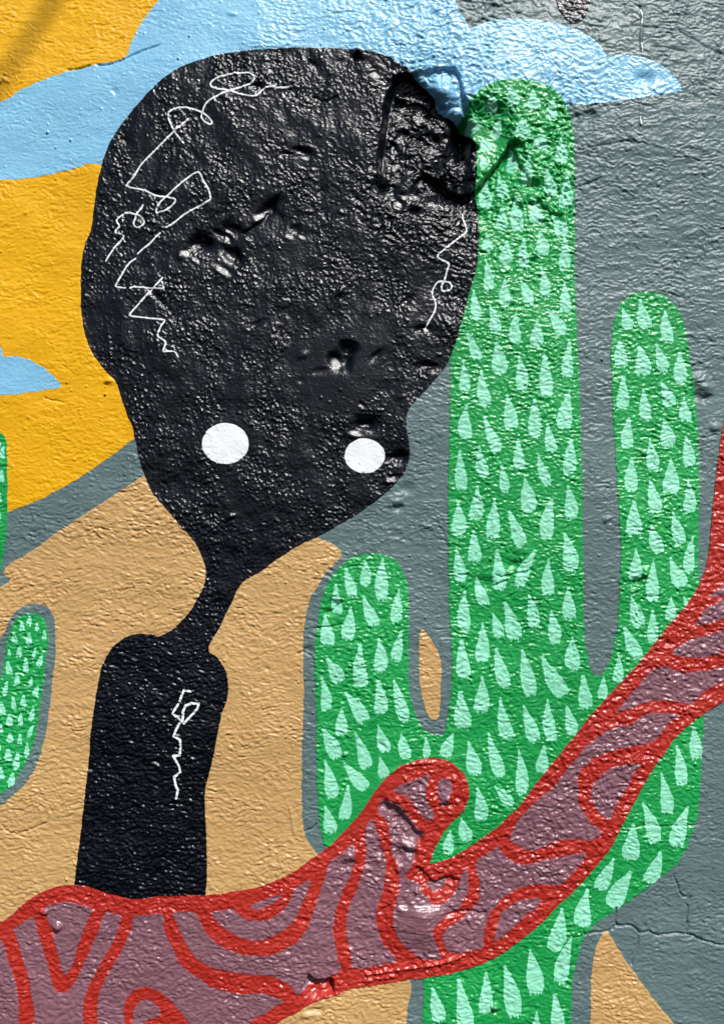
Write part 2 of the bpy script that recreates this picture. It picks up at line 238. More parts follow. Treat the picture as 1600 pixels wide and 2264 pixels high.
HEAD_LINES = [
    (P_([(1302,250),(1250,254),(1190,250),(1150,265),(1110,305),(1030,298),(950,275),(870,262),(845,240),(870,210),(950,180),(1030,170),(1080,175),(1103,195),(1090,225),(1050,245),(960,275),(880,310),(820,350),(797,400),(790,430),(815,460),(845,472),(852,455),(820,420),(780,395),(720,378),(660,375),(605,400),(600,440),(630,510),(660,550),(685,582)]), 1),
    (P_([(715,440),(640,505),(540,600),(440,700),(390,780),(350,825),(360,838),(450,855),(520,885),(580,897),(635,910),(625,935),(580,970),(540,985),(522,978),(545,930),(600,880),(700,790),(770,752),(800,800),(830,850),(842,900),(820,925),(700,990),(620,1050),(578,1070)]), 0),
    (P_([(545,1105),(520,1128),(480,1170),(440,1200),(412,1228)]), 0),
    (Q_([(480,605),(420,650),(370,730),(330,800),(305,850),(350,862),(390,872)]), 0),
    (Q_([(435,868),(470,858),(550,862),(640,868),(725,872),(729,850),(715,815)]), 0),
    (Q_([(722,775),(700,800),(640,865),(560,950),(500,1020),(445,1085),(440,1115),(560,1130),(700,1145),(740,1155),(710,1200),(685,1260),(685,1300),(740,1335),(748,1370),(730,1430),(770,1430),(830,1435),(860,1480)]), 0),
    (Q_([(545,135),(530,165),(490,215),(480,250),(465,300),(490,330),(530,320),(555,295),(550,265),(520,230),(470,215),(415,200),(350,230),(315,265),(320,290),(338,320),(300,375),(375,405),(300,500),(260,560),(220,625)]), 0),
    (T_([(860,1120),(865,1160),(880,1210),(875,1240),(800,1300),(750,1340),(710,1385),(775,1420),(765,1470),(752,1520),(735,1555),(745,1580),(785,1575),(795,1550),(770,1530),(720,1525),(690,1560),(680,1600)]) + [(961, 665), (963, 674), (959, 691), (946, 714), (939, 729)], 0),
]
ARM_LINES = [
    (R_([(390,1210),(345,1200),(325,1250),(315,1278)]), 0),
    (R_([(305,1300),(285,1330),(265,1365),(300,1390),(345,1435),(400,1375),(440,1330),(452,1292),(420,1294),(395,1290)]), 0),
    (R_([(390,1298),(355,1310),(340,1350),(335,1415)]), 0),
    (R_([(315,1435),(290,1480),(272,1525),(318,1550),(322,1600),(315,1660),(270,1665),(290,1700),(310,1740),(318,1780),(275,1815),(285,1870),(300,1910),(290,1965)]), 0),
]

f_orange = area(ORANGE, 0)
f_cloud = area(CLOUD); f_cloud2 = area(CLOUD2)
f_tan = area(TAN); f_leaf = area(TAN_LEAF); f_horn = area(TAN_HORN)
f_halo = area(HALO)
f_csmall = area(CACTUS_SMALL); f_cedge = area(CACTUS_EDGE); f_cactus = area(CACTUS)
f_fig = area(FIGURE, wobble=0.8); f_tip = area(BLACK_TIP)
f_rib = area(RIBBON, wobble=0.7)
f_cells = [area(c, 4, 1.1, 16) for c in CELLS]

# ------------------------------------------------------------------ relief of the plaster, one height per grid point (units, + is towards the viewer)
def soft(f, w=8.0):
    return sstep(-w, w, f)
n1, n2, n3, n4, n5, n6 = [make_noise(s) for s in (1, 2, 3, 4, 5, 6)]
fine_ok = sstep(120, 20, np.maximum(np.maximum(-X, X - 1600), np.maximum(-Y, Y - 2264)))   # the coarse outskirts carry no fine relief
wx = n1(X / 60, Y / 60) * 9 + n2(X / 21, Y / 21) * 4
wy = n2(X / 60 + 40, Y / 60) * 9 + n1(X / 21 + 40, Y / 21) * 4
H = n1(X / 420 + 3, Y / 420) * 7 + n2(X / 150, Y / 130) * 3.0
rug = sstep(700, 900, X + n3(X / 170, Y / 170) * 70) * sstep(720, 470, Y + n4(X / 150, Y / 150) * 90)
rug_core = sstep(740, 880, X) * sstep(1420, 1240, X) * sstep(60, 170, Y) * sstep(640, 480, Y)
head = soft(f_fig); arm = head * sstep(1200, 1500, Y)
head = head * (1 - arm)
tanm = soft(np.maximum(f_tan, np.maximum(f_leaf, f_horn)))
greenm = soft(np.maximum(f_cactus, np.maximum(f_csmall, f_cedge)))
ribm = soft(f_rib); cloudm = soft(np.maximum(f_cloud, f_cloud2)); orm = soft(f_orange)
patchy = 0.52 + 0.85 * sstep(-0.5, 0.6, n5(X / 95, Y / 75))
# horizontal roller wrinkles: flattened lumps with sharp undersides
def lumps(sx, sy, sh, sharp=1.0):
    a = n3((X + wx) / sx + sh, (Y + wy) / sy + sh * 1.7)
    return 1 - np.abs(a) * 2 * sharp
wr1 = lumps(26, 9.5, 11); wr2 = lumps(15, 6.5, 51); wr3 = n6((X + wx * .5) / 7.5, (Y + wy * .5) / 5.2)
wrinkle = wr1 * 1.15 + wr2 * 0.75 + wr3 * 0.7
# round grain of the thick black coat
g1 = n4((X + wx * .6) / 8.4, (Y + wy * .6) / 9.4); g2 = n5((X + wx * .4) / 5.2, (Y + wy * .4) / 5.8); g3 = n6(X / 26, Y / 34)
gmod = 0.45 + 0.9 * sstep(-0.45, 0.55, n1(X / 70 + 13, Y / 110)) 
grain = (np.maximum(g1, -0.1) * 2.3 + np.maximum(g2, -0.3) * 1.5) * gmod + g3 * 1.9 + n2(X / 62, Y / 75) * 3.0
crump = (1 - np.abs(n4((X + 1.6 * wx) / 27, (Y + 1.6 * wy) / 17)) * 2.2) * 2.6 + (1 - np.abs(n5((X + 2 * wx) / 15 + 7, (Y + 2 * wy) / 9.5)) * 2.2) * 2.1 + n6((X + wx) / 8, (Y + wy) / 6.2) * 2.6
rest = 1 - np.clip(head + arm, 0, 1)
amp = (0.95 + 0.25 * tanm + 0.30 * greenm + 0.15 * ribm - 0.22 * cloudm * (1 - rug) - 0.32 * orm) * patchy
detail = wrinkle * amp * rest * (1 - 0.75 * rug)
smooth_patch = soft(area([(640, 762), (720, 730), (865, 700), (850, 800), (800, 905), (690, 915), (655, 850)], 4), 16)
detail += 0.84 * grain * head * (1 - 0.72 * smooth_patch) * (1 - 0.55 * rug) * (0.75 + 0.35 * patchy)
detail += (wrinkle * 1.25 + grain * 0.6) * arm
def laps(period, seed, thr):
    v = (Y + 1.4 * wy) / period + n4(X / 52 + seed, Y / 34) * 1.5 + n5(X / 17 + seed, Y / 14) * .35
    fr = v - np.floor(v)
    return fr ** 2.2 * sstep(1.0, .93, fr) * sstep(thr, thr + .35, n6(X / 46 + seed, Y / 17 + seed))
lap_sheet = laps(21, 3, 0.0) * 2.6 + laps(12, 8, 0.1) * 1.8
detail += lap_sheet * rest * (0.55 + 0.9 * rug) * (1 - 0.5 * ribm) * (1 - 0.4 * orm - 0.3 * cloudm)
far_right = sstep(1255, 1300, X) * (1 - cloudm)
detail += (wrinkle * 1.0 * patchy + n4((X + wx) / 9, (Y + wy) / 6) * 0.4 + n6((X + wx) / 60, (Y + wy) / 18) * 1.5) * rug * far_right
detail += crump * (rug * 0.5 * (1 - 0.66 * far_right) + 0.36 * rug_core * (1 - 0.5 * cloudm)) * (0.8 + 0.5 * n1(X / 80, Y / 80))
detail += greenm * n4((X + wx) / 9, (Y + wy) / 7) * 1.0 + tanm * n4((X + wx) / 12, (Y + wy) / 7) * 0.8 * patchy
detail += ribm * (0.5 + 0.5 * sstep(480, 900, X)) * (n2((X + wx) / 11, (Y + wy) / 8.5) * 2.3 + n5(X / 30, Y / 22) * 2.0)
# brush-smooth places on the red and green
calm = soft(area([(735, 1860), (790, 1690), (860, 1660), (900, 1690), (850, 1760), (800, 1830)], 4), 14)
calm = np.maximum(calm, soft(area([(885, 1985), (960, 2000), (1000, 2020), (950, 2050), (945, 2100), (885, 2070)], 4), 14) * .8)
calm = np.maximum(calm, soft(area([(1022, 268), (1120, 300), (1090, 345), (1058, 385), (1052, 320)], 4), 6) * .9)
def spot(cx, cy, rx, ry, a):
    return a * np.exp(-(((X - cx) / rx) ** 2 + ((Y - cy) / ry) ** 2) ** 1.5)
for q_ in [(465, 565, 72, 42, .85), (580, 472, 36, 28, .9), (499, 981, 56, 50, 1), (806, 1008, 48, 42, 1), (755, 792, 42, 44, 1), (800, 955, 46, 24, 1), (665, 345, 40, 24, .8), (530, 200, 60, 20, .7), (560, 290, 30, 80, .5), (660, 515, 60, 30, .8), (890, 1030, 26, 36, .6), (640, 560, 60, 50, .5)]:
    calm = np.maximum(calm, spot(*q_))
detail *= 1 - 0.38 * rug * np.maximum(far_right, sstep(1060, 1180, X) * sstep(240, 180, Y))
detail *= 1 - 0.75 * calm
chip = soft(area([(850, 185), (880, 168), (1000, 152), (1030, 235), (1050, 300), (1052, 410), (1015, 424), (940, 372), (850, 350)], 4), 10)
detail += chip * (n2(X / 17 + 3, Y / 14) * 2.6 + n4(X / 7.5, Y / 7) * 1.2 + n6(X / 34, Y / 30) * 3)

def bowl(cx, cy, rx, ry, depth, rot=0.0, p=1.3):
    global H
    c, s = math.cos(rot), math.sin(rot)
    dx, dy = X - cx + wx * .35, Y - cy + wy * .35
    u = (dx * c + dy * s) / rx; v = (-dx * s + dy * c) / ry
    H = H - depth * np.exp(-(u * u + v * v) ** p)

def cliff(pts, depth, length, edge=2.4, fade=0.12, rough=0.35):
    """a broken edge: the surface drops on the right-hand side of the line and climbs back over length"""
    global H
    q = smooth_open(pts, 3)
    q = q + np.stack([n1(q[:, 0] / 13, q[:, 1] / 13), n2(q[:, 0] / 13, q[:, 1] / 13)], 1) * 5
    reach = length * 2.2
    d, side, par = seg_dist(q, False, reach)
    sd_ = d * side
    d2 = d * (1 + rough * n3(X / 40, Y / 40))
    prof = sstep(-edge * .3, edge, sd_) * np.exp(-(d2 / length) ** 1.6) * (d < reach * .98)
    H = H - depth * prof * sstep(0, fade, par) * sstep(1, 1 - fade, par)

# the big broken-out piece beside the head, and the smaller damage around it
chip_line = smooth_closed([(835, 410), (831, 360), (836, 300), (845, 240), (856, 195), (868, 171), (905, 160), (935, 157), (965, 151), (1000, 149), (1013, 166), (1024, 198), (1034, 226), (1044, 252), (1085, 256), (1120, 262), (1150, 300), (1120, 400), (1060, 470), (980, 500), (880, 500), (842, 450)], 4)
chip_line = chip_line + np.stack([n1(chip_line[:, 0] / 12, chip_line[:, 1] / 12), n2(chip_line[:, 0] / 12, chip_line[:, 1] / 12)], 1) * 6
cd_, _, _ = seg_dist(chip_line, True, 50)
cf_ = np.where(inside(chip_line), cd_, -cd_)
left_w = 4 + 12 * sstep(905, 862, X)
shallow = 1 - 0.68 * sstep(890, 925, X - 0.9 * (Y - 159)) * sstep(275, 250, Y)          # the part under the cloud is less deep
shallow = shallow * (1 - 0.97 * sstep(1022, 1048, X) * sstep(232, 255, Y))                # and so is the plate under the cactus tip
chip_depth = 31 * sstep(0, 1, cf_ / left_w) * sstep(478, 330, Y + n3(X / 40, Y / 40) * 30) * sstep(1150, 1100, X) * shallow
band = sstep(-3, 3, cf_) * sstep(left_w + 7, left_w + 1, cf_) * sstep(925, 895, X) * sstep(430, 390, Y)
detail *= 1 - 0.93 * band
H = H - chip_depth
H = H + 6 * chip_depth / 38 * n2(X / 50, Y / 46 + 3)
H = H + 13 * np.exp(-((X - 1020) / 34) ** 4 - ((Y - 372) / 28) ** 4)
cliff([(925, 362), (950, 378), (975, 396), (1000, 416), (1015, 427), (1035, 422), (1054, 409), (1076, 384), (1101, 352), (1122, 320), (1136, 308), (1162, 318)], 26, 42, 2.4, 0.1, 0.2)
cliff([(1066, 322), (1030, 344), (1000, 362), (970, 386)], 24, 38, 2.4, 0.15)
H = H - 17 * sstep(1000, 1026, X) * sstep(1145, 1095, X) * sstep(214, 258, Y + n1(X / 18, Y / 30) * 5) * sstep(420, 285, Y)
cliff([(962, 216), (985, 232), (1008, 228), (1022, 238)], 10, 22)
cliff([(872, 205), (905, 214), (938, 222), (962, 245)], 10, 26)
bowl(1016, 292, 22, 20, 13); bowl(900, 250, 20, 14, 7); bowl(935, 300, 22, 12, 7)
bowl(1000, 385, 40, 14, 8, -0.6)
cliff([(828, 396), (850, 402), (872, 398)], 9, 24); bowl(914, 468, 15, 8, 9); bowl(842, 405, 14, 20, 8)
bowl(1176, 412, 27, 12, 13, 0.1); cliff([(1195, 440), (1215, 468), (1245, 472)], 7, 26); bowl(1060, 470, 40, 9, 4)
cliff([(1130, 432), (1170, 470), (1155, 478)], 5, 20)
# dents in the head
bowl(597, 456, 22, 11, 11, -0.7, 1.1); bowl(600, 450, 12, 6, 7, -0.75); cliff([(525, 517), (550, 500), (580, 480), (604, 452)], 6, 30)
bowl(446, 536, 27, 18, 13, -0.3, 1.2); bowl(452, 531, 13, 8, 9); bowl(514, 562, 25, 14, 11, 0.6, 1.2); bowl(512, 508, 26, 14, 9, 0.5); bowl(525, 570, 7, 16, 7); bowl(490, 520, 26, 8, 8, 0.6)
bowl(480, 550, 85, 55, 5, 0.2, 1.0); bowl(590, 480, 60, 40, 5)
bowl(668, 336, 22, 9, 8, 0.2); bowl(640, 342, 16, 5, 5); bowl(640, 205, 20, 14, 3); bowl(570, 195, 20, 9, 5, .3)
bowl(770, 766, 18, 12, 17, 0.3, 1.5); bowl(752, 792, 28, 20, 10, -0.9); bowl(768, 800, 10, 20, 8)
bowl(812, 936, 30, 16, 12, 0.1, 1.0); bowl(806, 940, 18, 8, 6, 0.1, 1.5)
bowl(880, 1012, 22, 13, 10); bowl(945, 812, 22, 7, 8); bowl(935, 728, 18, 7, 7)
bowl(655, 505, 12, 10, 5); bowl(345, 655, 30, 8, 5, .8)
bowl(790, 118, 9, 9, -13, 0, 1.6); bowl(792, 132, 14, 5, 5)
rp = np.random.RandomState(5)
for _ in range(46):      # small pocks in the head
    pcx, pcy = rp.uniform(240, 1020), rp.uniform(140, 1050); pr = rp.uniform(5, 13)
    bowl(pcx, pcy, pr * rp.uniform(.9, 1.9), pr * .7, pr * rp.uniform(.15, .42) * (1 if rp.rand() < .6 else -.8), rp.uniform(-.8, .8), 1.3)
for _ in range(30):      # and elsewhere
    pcx, pcy = rp.uniform(0, 1600), rp.uniform(0, 2264); pr = rp.uniform(4, 10)
    bowl(pcx, pcy, pr * 1.3, pr * .7, pr * rp.uniform(.2, .5) * (1 if rp.rand() < .5 else -1), rp.uniform(-.8, .8), 1.3)
for (cx, cy, r, h) in [(240, 842, 9, -6), (1045, 265, 12, -5), (130, 2045, 11, -9), (122, 2060, 8, 4), (100, 2012, 9, -6), (772, 1893, 18, -9), (770, 1907, 20, 7), (900, 1862, 16, -8), (890, 1895, 7, 5),
                       (1545, 838, 17, -7), (1556, 862, 20, -9), (1550, 872, 22, 7), (1580, 945, 13, -6), (1340, 1150, 9, -6), (1345, 1153, 6, 5), (1425, 1266, 12, -8), (1405, 1284, 10, 8), (1180, 575, 7, 8),
                       (1300, 260, 18, 6), (1420, 180, 20, 6), (740, 1335, 14, 7), (730, 1352, 12, 7), (875, 1110, 12, -6), (880, 1122, 12, 6), (900, 1080, 16, 5), (1092, 2226, 8, -11), (1092, 2236, 7, 7),
                       (765, 1668, 5, -7), (680, 1435, 10, 7), (1270, 260, 10, 6), (1130, 1240, 30, 5), (1135, 1250, 16, 7), (1068, 1290, 22, 7), (1395, 1290, 13, 6), (920, 1970, 5, -7)]:
    bowl(cx, cy, r, r * .75, h)
# broken pocket, ledge and notch in the red ribbon
cliff([(834, 1806), (836, 1782), (847, 1768), (866, 1774), (886, 1790), (906, 1814), (925, 1838), (937, 1847), (931, 1868), (922, 1892), (917, 1918)], 12, 48, 9, 0.15, 0.6)
bowl(868, 1800, 30, 20, 7, 0.6)
cliff([(926, 1908), (940, 1926), (958, 1942), (980, 1938), (996, 1936), (1022, 1944)], 10, 32, 4)
cliff([(676, 2150), (700, 2161), (718, 2163), (732, 2160), (738, 2178), (741, 2200)], 26, 27, 2.2)
cliff([(1000, 2010), (1014, 2018), (1022, 2008), (1060, 2014), (1085, 2018)], 6, 20)
bowl(934, 2042, 62, 54, -21, 0.2, 1.0); bowl(905, 1890, 22, 60, -6); bowl(868, 1975, 10, 60, -4, .05)
cliff([(832, 2016), (850, 2004), (866, 1990), (880, 1984)], 5, 16)
bowl(985, 1765, 12, 16, -7); bowl(985, 1778, 16, 6, 6)
# small flat faces left where the plaster broke away, leaning towards the light
def facet(cx, cy, rx, ry, rot=0.0, k=1.0, quiet=0.75, lift=0.0):
    global H, detail
    p = Vector(((cx - CX) * S, 0, (CY - cy) * S + ZC)); h = ((cam.location - p).normalized() + SUN).normalized()
    c, s_ = math.cos(rot), math.sin(rot); dx, dy = X - cx, Y - cy
    u = (dx * c + dy * s_) / rx; v = (-dx * s_ + dy * c) / ry
    w = np.exp(-(u * u + v * v) ** 2 * 1.2)
    j_, i_ = np.searchsorted(YA, cy), np.searchsorted(XA, cx)
    H = H * (1 - w) + (H[j_ - 3:j_ + 4, i_ - 3:i_ + 4].mean() + lift + k * (dx * (-h.x / -h.y) + dy * (h.z / -h.y))) * w
    detail *= 1 - quiet * w
for q_ in [(982, 200, 30, 20, .6, .6, .4, 13), (1012, 242, 14, 10, .5, .8, .4, 6), (572, 478, 19, 11, -.75), (408, 560, 19, 12, -.5), (432, 575, 12, 8, .4), (492, 598, 26, 11, .45), (500, 524, 11, 7, .3), (742, 802, 15, 22, -.6, 1, .6), (784, 958, 20, 11, .1, 1, .5), (866, 1060, 20, 9, -.3, 1, .5),
           (640, 522, 13, 8, 0), (668, 524, 11, 6, .4), (945, 2006, 34, 17, -.1, .9, .6), (890, 2000, 16, 14, 0, .8, .6), (905, 1862, 26, 13, .5, .9, .6), (872, 1856, 14, 10, 0, .9, .6), (1000, 2022, 26, 9, -.2), (1010, 1767, 9, 6, 0),
           (912, 436, 30, 13, .1, .9, .5), (880, 452, 18, 10, 0, .9, .5), (960, 452, 22, 10, .2, .9, .5), (885, 300, 12, 20, .1, .9, .5), (925, 250, 16, 9, .3, .9, .5), (950, 330, 12, 18, .4, .9, .5), (905, 370, 20, 9, 0, .9, .5), (870, 330, 8, 22, 0, .8, .3, 3), (915, 320, 12, 9, .3, .9, .3), (985, 300, 10, 14, .5, .9, .3), (890, 265, 11, 8, 0, .9, .3), (930, 400, 14, 8, .4, .9, .3), (940, 290, 10, 7, 0, .9, .3), (1022, 372, 18, 10, -.6, .3, .8, 5),
           (1170, 462, 20, 18, .2, .6, .4), (940, 730, 9, 5, .3), (830, 170, 16, 16, .6, .8, .5), (486, 146, 4, 8, 0), (676, 350, 13, 6, .2), (560, 240, 12, 5, .2),
           (880, 1905, 8, 22, 0, .8, .4), (838, 1890, 9, 16, 0, .8, .4), (690, 2236, 26, 9, -.2, .8, .5), (1555, 850, 10, 7, .3)]:
    facet(*q_)
# wide swell that catches the light at the upper right
H = H + n2(X / 260 + 5, Y / 260 + 2) * 5 * rug
# fine cracks
def crack(pts, depth=5.0, w=1.9):
    global H
    q = smooth_open(pts, 3)
    q = q + np.stack([n1(q[:, 0] / 6, q[:, 1] / 6), n2(q[:, 0] / 6, q[:, 1] / 6)], 1) * 3
    d, _, par = seg_dist(q, False, 12)
    H = H - depth * np.exp(-(d / w) ** 2) * sstep(0, .08, par) * sstep(1, .92, par)
K_ = lambda p: zoomed(1200, 1820, 4, p)
crack(K_([(280,1010),(400,975),(480,962),(560,958),(620,930),(660,910),(780,915),(830,945),(860,972),(940,960),(1000,995),(1100,980),(1180,975),(1300,990),(1420,1040),(1600,1080),(1900,1120)]), 7)
crack(K_([(640,740),(640,880),(690,905)]), 6); crack(K_([(848,975),(820,1120),(790,1170),(775,1260)])); crack(K_([(1265,985),(1282,780),(1275,700),(1320,650)])); crack(K_([(1280,670),(1230,640),(1180,520),(1150,440)]), 4)
crack(K_([(1380,20),(1300,15),(1000,20),(650,35)]), 3); crack([(0, 1822), (18, 1838), (30, 1843), (60, 1838), (110, 1815)], 4)
crack([(672, 1838), (690, 1832), (702, 1820)], 5); crack([(690, 1388), (715, 1386), (760, 1380)], 4)
crack([(655, 1445), (672, 1442), (690, 1450)], 5); crack([(715, 1358), (738, 1346), (757, 1325)], 7, 2.4)
crack([(1092, 1270), (1110, 1275), (1135, 1270), (1160, 1262)], 6); crack([(1150, 1272), (1165, 1262), (1172, 1255)], 6)
crack([(1088, 1298), (1105, 1288), (1120, 1282)], 6); crack([(1400, 1288), (1420, 1278), (1438, 1268)], 5)
crack([(1360, 68), (1420, 62), (1500, 75), (1580, 118), (1640, 125)], 1.8, 3.0); crack([(1270, 335), (1320, 326), (1380, 316), (1400, 324)], 3, 2)
crack([(1430, 105), (1480, 112), (1520, 120)], 2.2, 2); crack([(1240, 425), (1290, 410), (1330, 392)], 4, 2); crack([(1190, 425), (1230, 405), (1275, 398)], 5)
crack([(210, 145), (250, 141), (300, 120), (360, 98)], 4); crack([(150, 158), (180, 152), (205, 146)], 4)
crack([(505, 330), (503, 380), (498, 440), (490, 560)], 3, 1.6); crack([(690, 215), (720, 225), (750, 212)], 3)
crack([(95, 880), (120, 884), (145, 892)], 3); crack([(985, 1998), (1010, 2020), (990, 2045), (970, 2083)], 3)
crack([(1000, 585), (1035, 600)], 3); crack([(1105, 690), (1120, 682), (1135, 672)], 4)
# drips and runs of thick paint
def run(pts, height, w):
    global H
    d, _, par = seg_dist(smooth_open(pts, 3), False, 16)
    H = H + height * np.exp(-(d / w) ** 2) * sstep(0, .1, par) * sstep(1, .9, par)
run([(520, 118), (521, 140), (519, 172)], 4, 3); run([(484, 135), (483, 155)], 4, 4); run([(240, 740), (246, 790)], 3, 4)
run([(640, 1780), (652, 1850)], 2, 3); run([(1413, 0), (1416, 50), (1413, 90), (1416, 125)], 3, 2.5); run([(1404, 215), (1412, 235), (1411, 300)], 1.2, 2.5)
run([(855, 1712), (900, 1690), (960, 1686)], 3, 2.5); run([(790, 2155), (870, 2143), (960, 2130), (1040, 2108)], 4, 3); run([(795, 2168), (880, 2155)], 3, 3)
run([(975, 386), (1000, 365), (1030, 347), (1056, 327)], 4, 2.2)
# thin bristle marks
bristle = n6((X * .55 + Y * .83) / 5.5, (X * .83 - Y * .55) / 60) * ribm * sstep(0, .5, n2(X / 55, Y / 55) + .1) * 1.2
bristle2 = n5(X / 60, Y / 5.0) * ribm * soft(area([(870, 1960), (1000, 1990), (1010, 2040), (950, 2060), (940, 2110), (870, 2080)], 4), 12) * 1.4
grit = make_noise(33)
# sparse hard grains stuck in the paint
sp_ = grit(X / 8.5, Y / 8.5); grains = np.clip(sp_ - 0.62, 0, 1) * 14 * (1 - rug) * (0.4 + 0.6 * sstep(0.0, 0.4, n3(X / 120, Y / 120)))
H = H + (detail + bristle + bristle2 + grains) * fine_ok
H = H + (1 - fine_ok) * wr1 * .4 * sstep(900, 200, np.maximum(np.maximum(-X, X - 1600), np.maximum(-Y, Y - 2264)))

PX = ((X - CX) * S).ravel(); PZ = ((CY - Y) * S + ZC).ravel(); PY = (-H * S).ravel()

# ------------------------------------------------------------------ materials
def hexc(r, g, b):
    f = lambda c: (c / 255 / 12.92) if c / 255 <= 0.04045 else ((c / 255 + 0.055) / 1.055) ** 2.4
    return (f(r), f(g), f(b), 1)

def paint(name, c1, c2, rough, bump=0.25, spec=0.5, streak=(1, 1, 4), coat=0.0, wear=None):
    m = bpy.data.materials.new(name); m.use_nodes = True
    nt = m.node_tree; N = nt.nodes; L = nt.links
    b = N["Principled BSDF"]
    tc = N.new("ShaderNodeTexCoord")
    mp = N.new("ShaderNodeMapping"); mp.inputs['Scale'].default_value = streak
    L.new(tc.outputs['Object'], mp.inputs[0])
    n = N.new("ShaderNodeTexNoise"); n.inputs['Scale'].default_value = 26; n.inputs['Detail'].default_value = 7; n.inputs['Roughness'].default_value = 0.62
    L.new(mp.outputs[0], n.inputs['Vector'])
    n2_ = N.new("ShaderNodeTexNoise"); n2_.inputs['Scale'].default_value = 3.5; n2_.inputs['Detail'].default_value = 3
    L.new(tc.outputs['Object'], n2_.inputs['Vector'])
    add = N.new("ShaderNodeMath"); add.operation = 'MULTIPLY_ADD'; add.inputs[1].default_value = 0.55
    L.new(n.outputs[0], add.inputs[0])
    ml = N.new("ShaderNodeMath"); ml.operation = 'MULTIPLY'; ml.inputs[1].default_value = 0.45
    L.new(n2_.outputs[0], ml.inputs[0]); L.new(ml.outputs[0], add.inputs[2])
    cr = N.new("ShaderNodeValToRGB")
    cr.color_ramp.elements[0].position = 0.36; cr.color_ramp.elements[0].color = c1
    cr.color_ramp.elements[1].position = 0.64; cr.color_ramp.elements[1].color = c2
    L.new(add.outputs[0], cr.inputs[0])
    L.new(cr.outputs[0], b.inputs['Base Color'])
    rr = N.new("ShaderNodeMapRange"); rr.inputs[1].default_value = 0.3; rr.inputs[2].default_value = 0.7
    rr.inputs[3].default_value = rough - 0.06; rr.inputs[4].default_value = rough + 0.08
    L.new(n.outputs[0], rr.inputs[0]); L.new(rr.outputs[0], b.inputs['Roughness'])
    b.inputs['Specular IOR Level'].default_value = spec
    b.inputs['Coat Weight'].default_value = coat
    b.inputs['Coat Roughness'].default_value = 0.16
    fn = N.new("ShaderNodeTexNoise"); fn.inputs['Scale'].default_value = 420; fn.inputs['Detail'].default_value = 3
    mp2 = N.new("ShaderNodeMapping"); mp2.inputs['Scale'].default_value = (1, 1, 1.6)
    L.new(tc.outputs['Object'], mp2.inputs[0]); L.new(mp2.outputs[0], fn.inputs['Vector'])
    bp = N.new("ShaderNodeBump"); bp.inputs['Strength'].default_value = bump; bp.inputs['Distance'].default_value = 0.0012
    L.new(fn.outputs[0], bp.inputs['Height']); L.new(bp.outputs[0], b.inputs['Normal'])
    if coat: L.new(bp.outputs[0], b.inputs['Coat Normal'])
    return m

M = dict(
    grey=paint("grey_paint", hexc(88, 109, 112), hexc(107, 129, 129), 0.41, 0.32, 0.55),
    orange=paint("orange_paint", hexc(224, 162, 0), hexc(246, 186, 0), 0.42, 0.2, 0.5),
    blue=paint("sky_blue_paint", hexc(124, 190, 228), hexc(142, 206, 238), 0.38, 0.35, 0.95),
    tan=paint("tan_paint", hexc(196, 156, 100), hexc(210, 170, 112), 0.36, 0.35, 0.55),
    green=paint("green_paint", hexc(18, 148, 70), hexc(38, 172, 88), 0.33, 0.36, 0.72),
    mint=paint("mint_paint", hexc(134, 220, 182), hexc(162, 240, 206), 0.42, 0.2, 0.45, (3, 3, 1)),
    black=paint("black_gloss_paint", hexc(2, 5, 12), hexc(5, 9, 20), 0.29, 0.38, 0.6),
    white=paint("white_paint", hexc(238, 241, 245), hexc(246, 248, 250), 0.5, 0.15, 0.4),
    red=paint("red_paint", hexc(168, 38, 30), hexc(190, 54, 42), 0.33, 0.3, 0.7),
    mauve=paint("mauve_paint", hexc(124, 85, 97), hexc(146, 101, 113), 0.33, 0.3, 0.7),
)
def masonry_mat():
    m = paint("raw_render", hexc(150, 145, 136), hexc(172, 166, 156), 0.9, 0.6, 0.3)
    return m
M['raw'] = masonry_mat()

# ------------------------------------------------------------------ cutting painted areas out of the relief
I2 = np.arange(NX * NY, dtype=np.int64).reshape(NY, NX)
def tris_of(j0, j1, i0, i1):
    a = I2[j0:j1 - 1, i0:i1 - 1].ravel(); b = I2[j0:j1 - 1, i0 + 1:i1].ravel()
    c = I2[j0 + 1:j1, i0 + 1:i1].ravel(); d = I2[j0 + 1:j1, i0:i1 - 1].ravel()
    flip = ((a + a // NX) & 1).astype(bool)
    t1 = np.where(flip[:, None], np.stack([a, d, b], 1), np.stack([a, d, c], 1))
    t2 = np.where(flip[:, None], np.stack([d, c, b], 1), np.stack([a, c, b], 1))
    return np.concatenate([t1, t2])
ALL = None

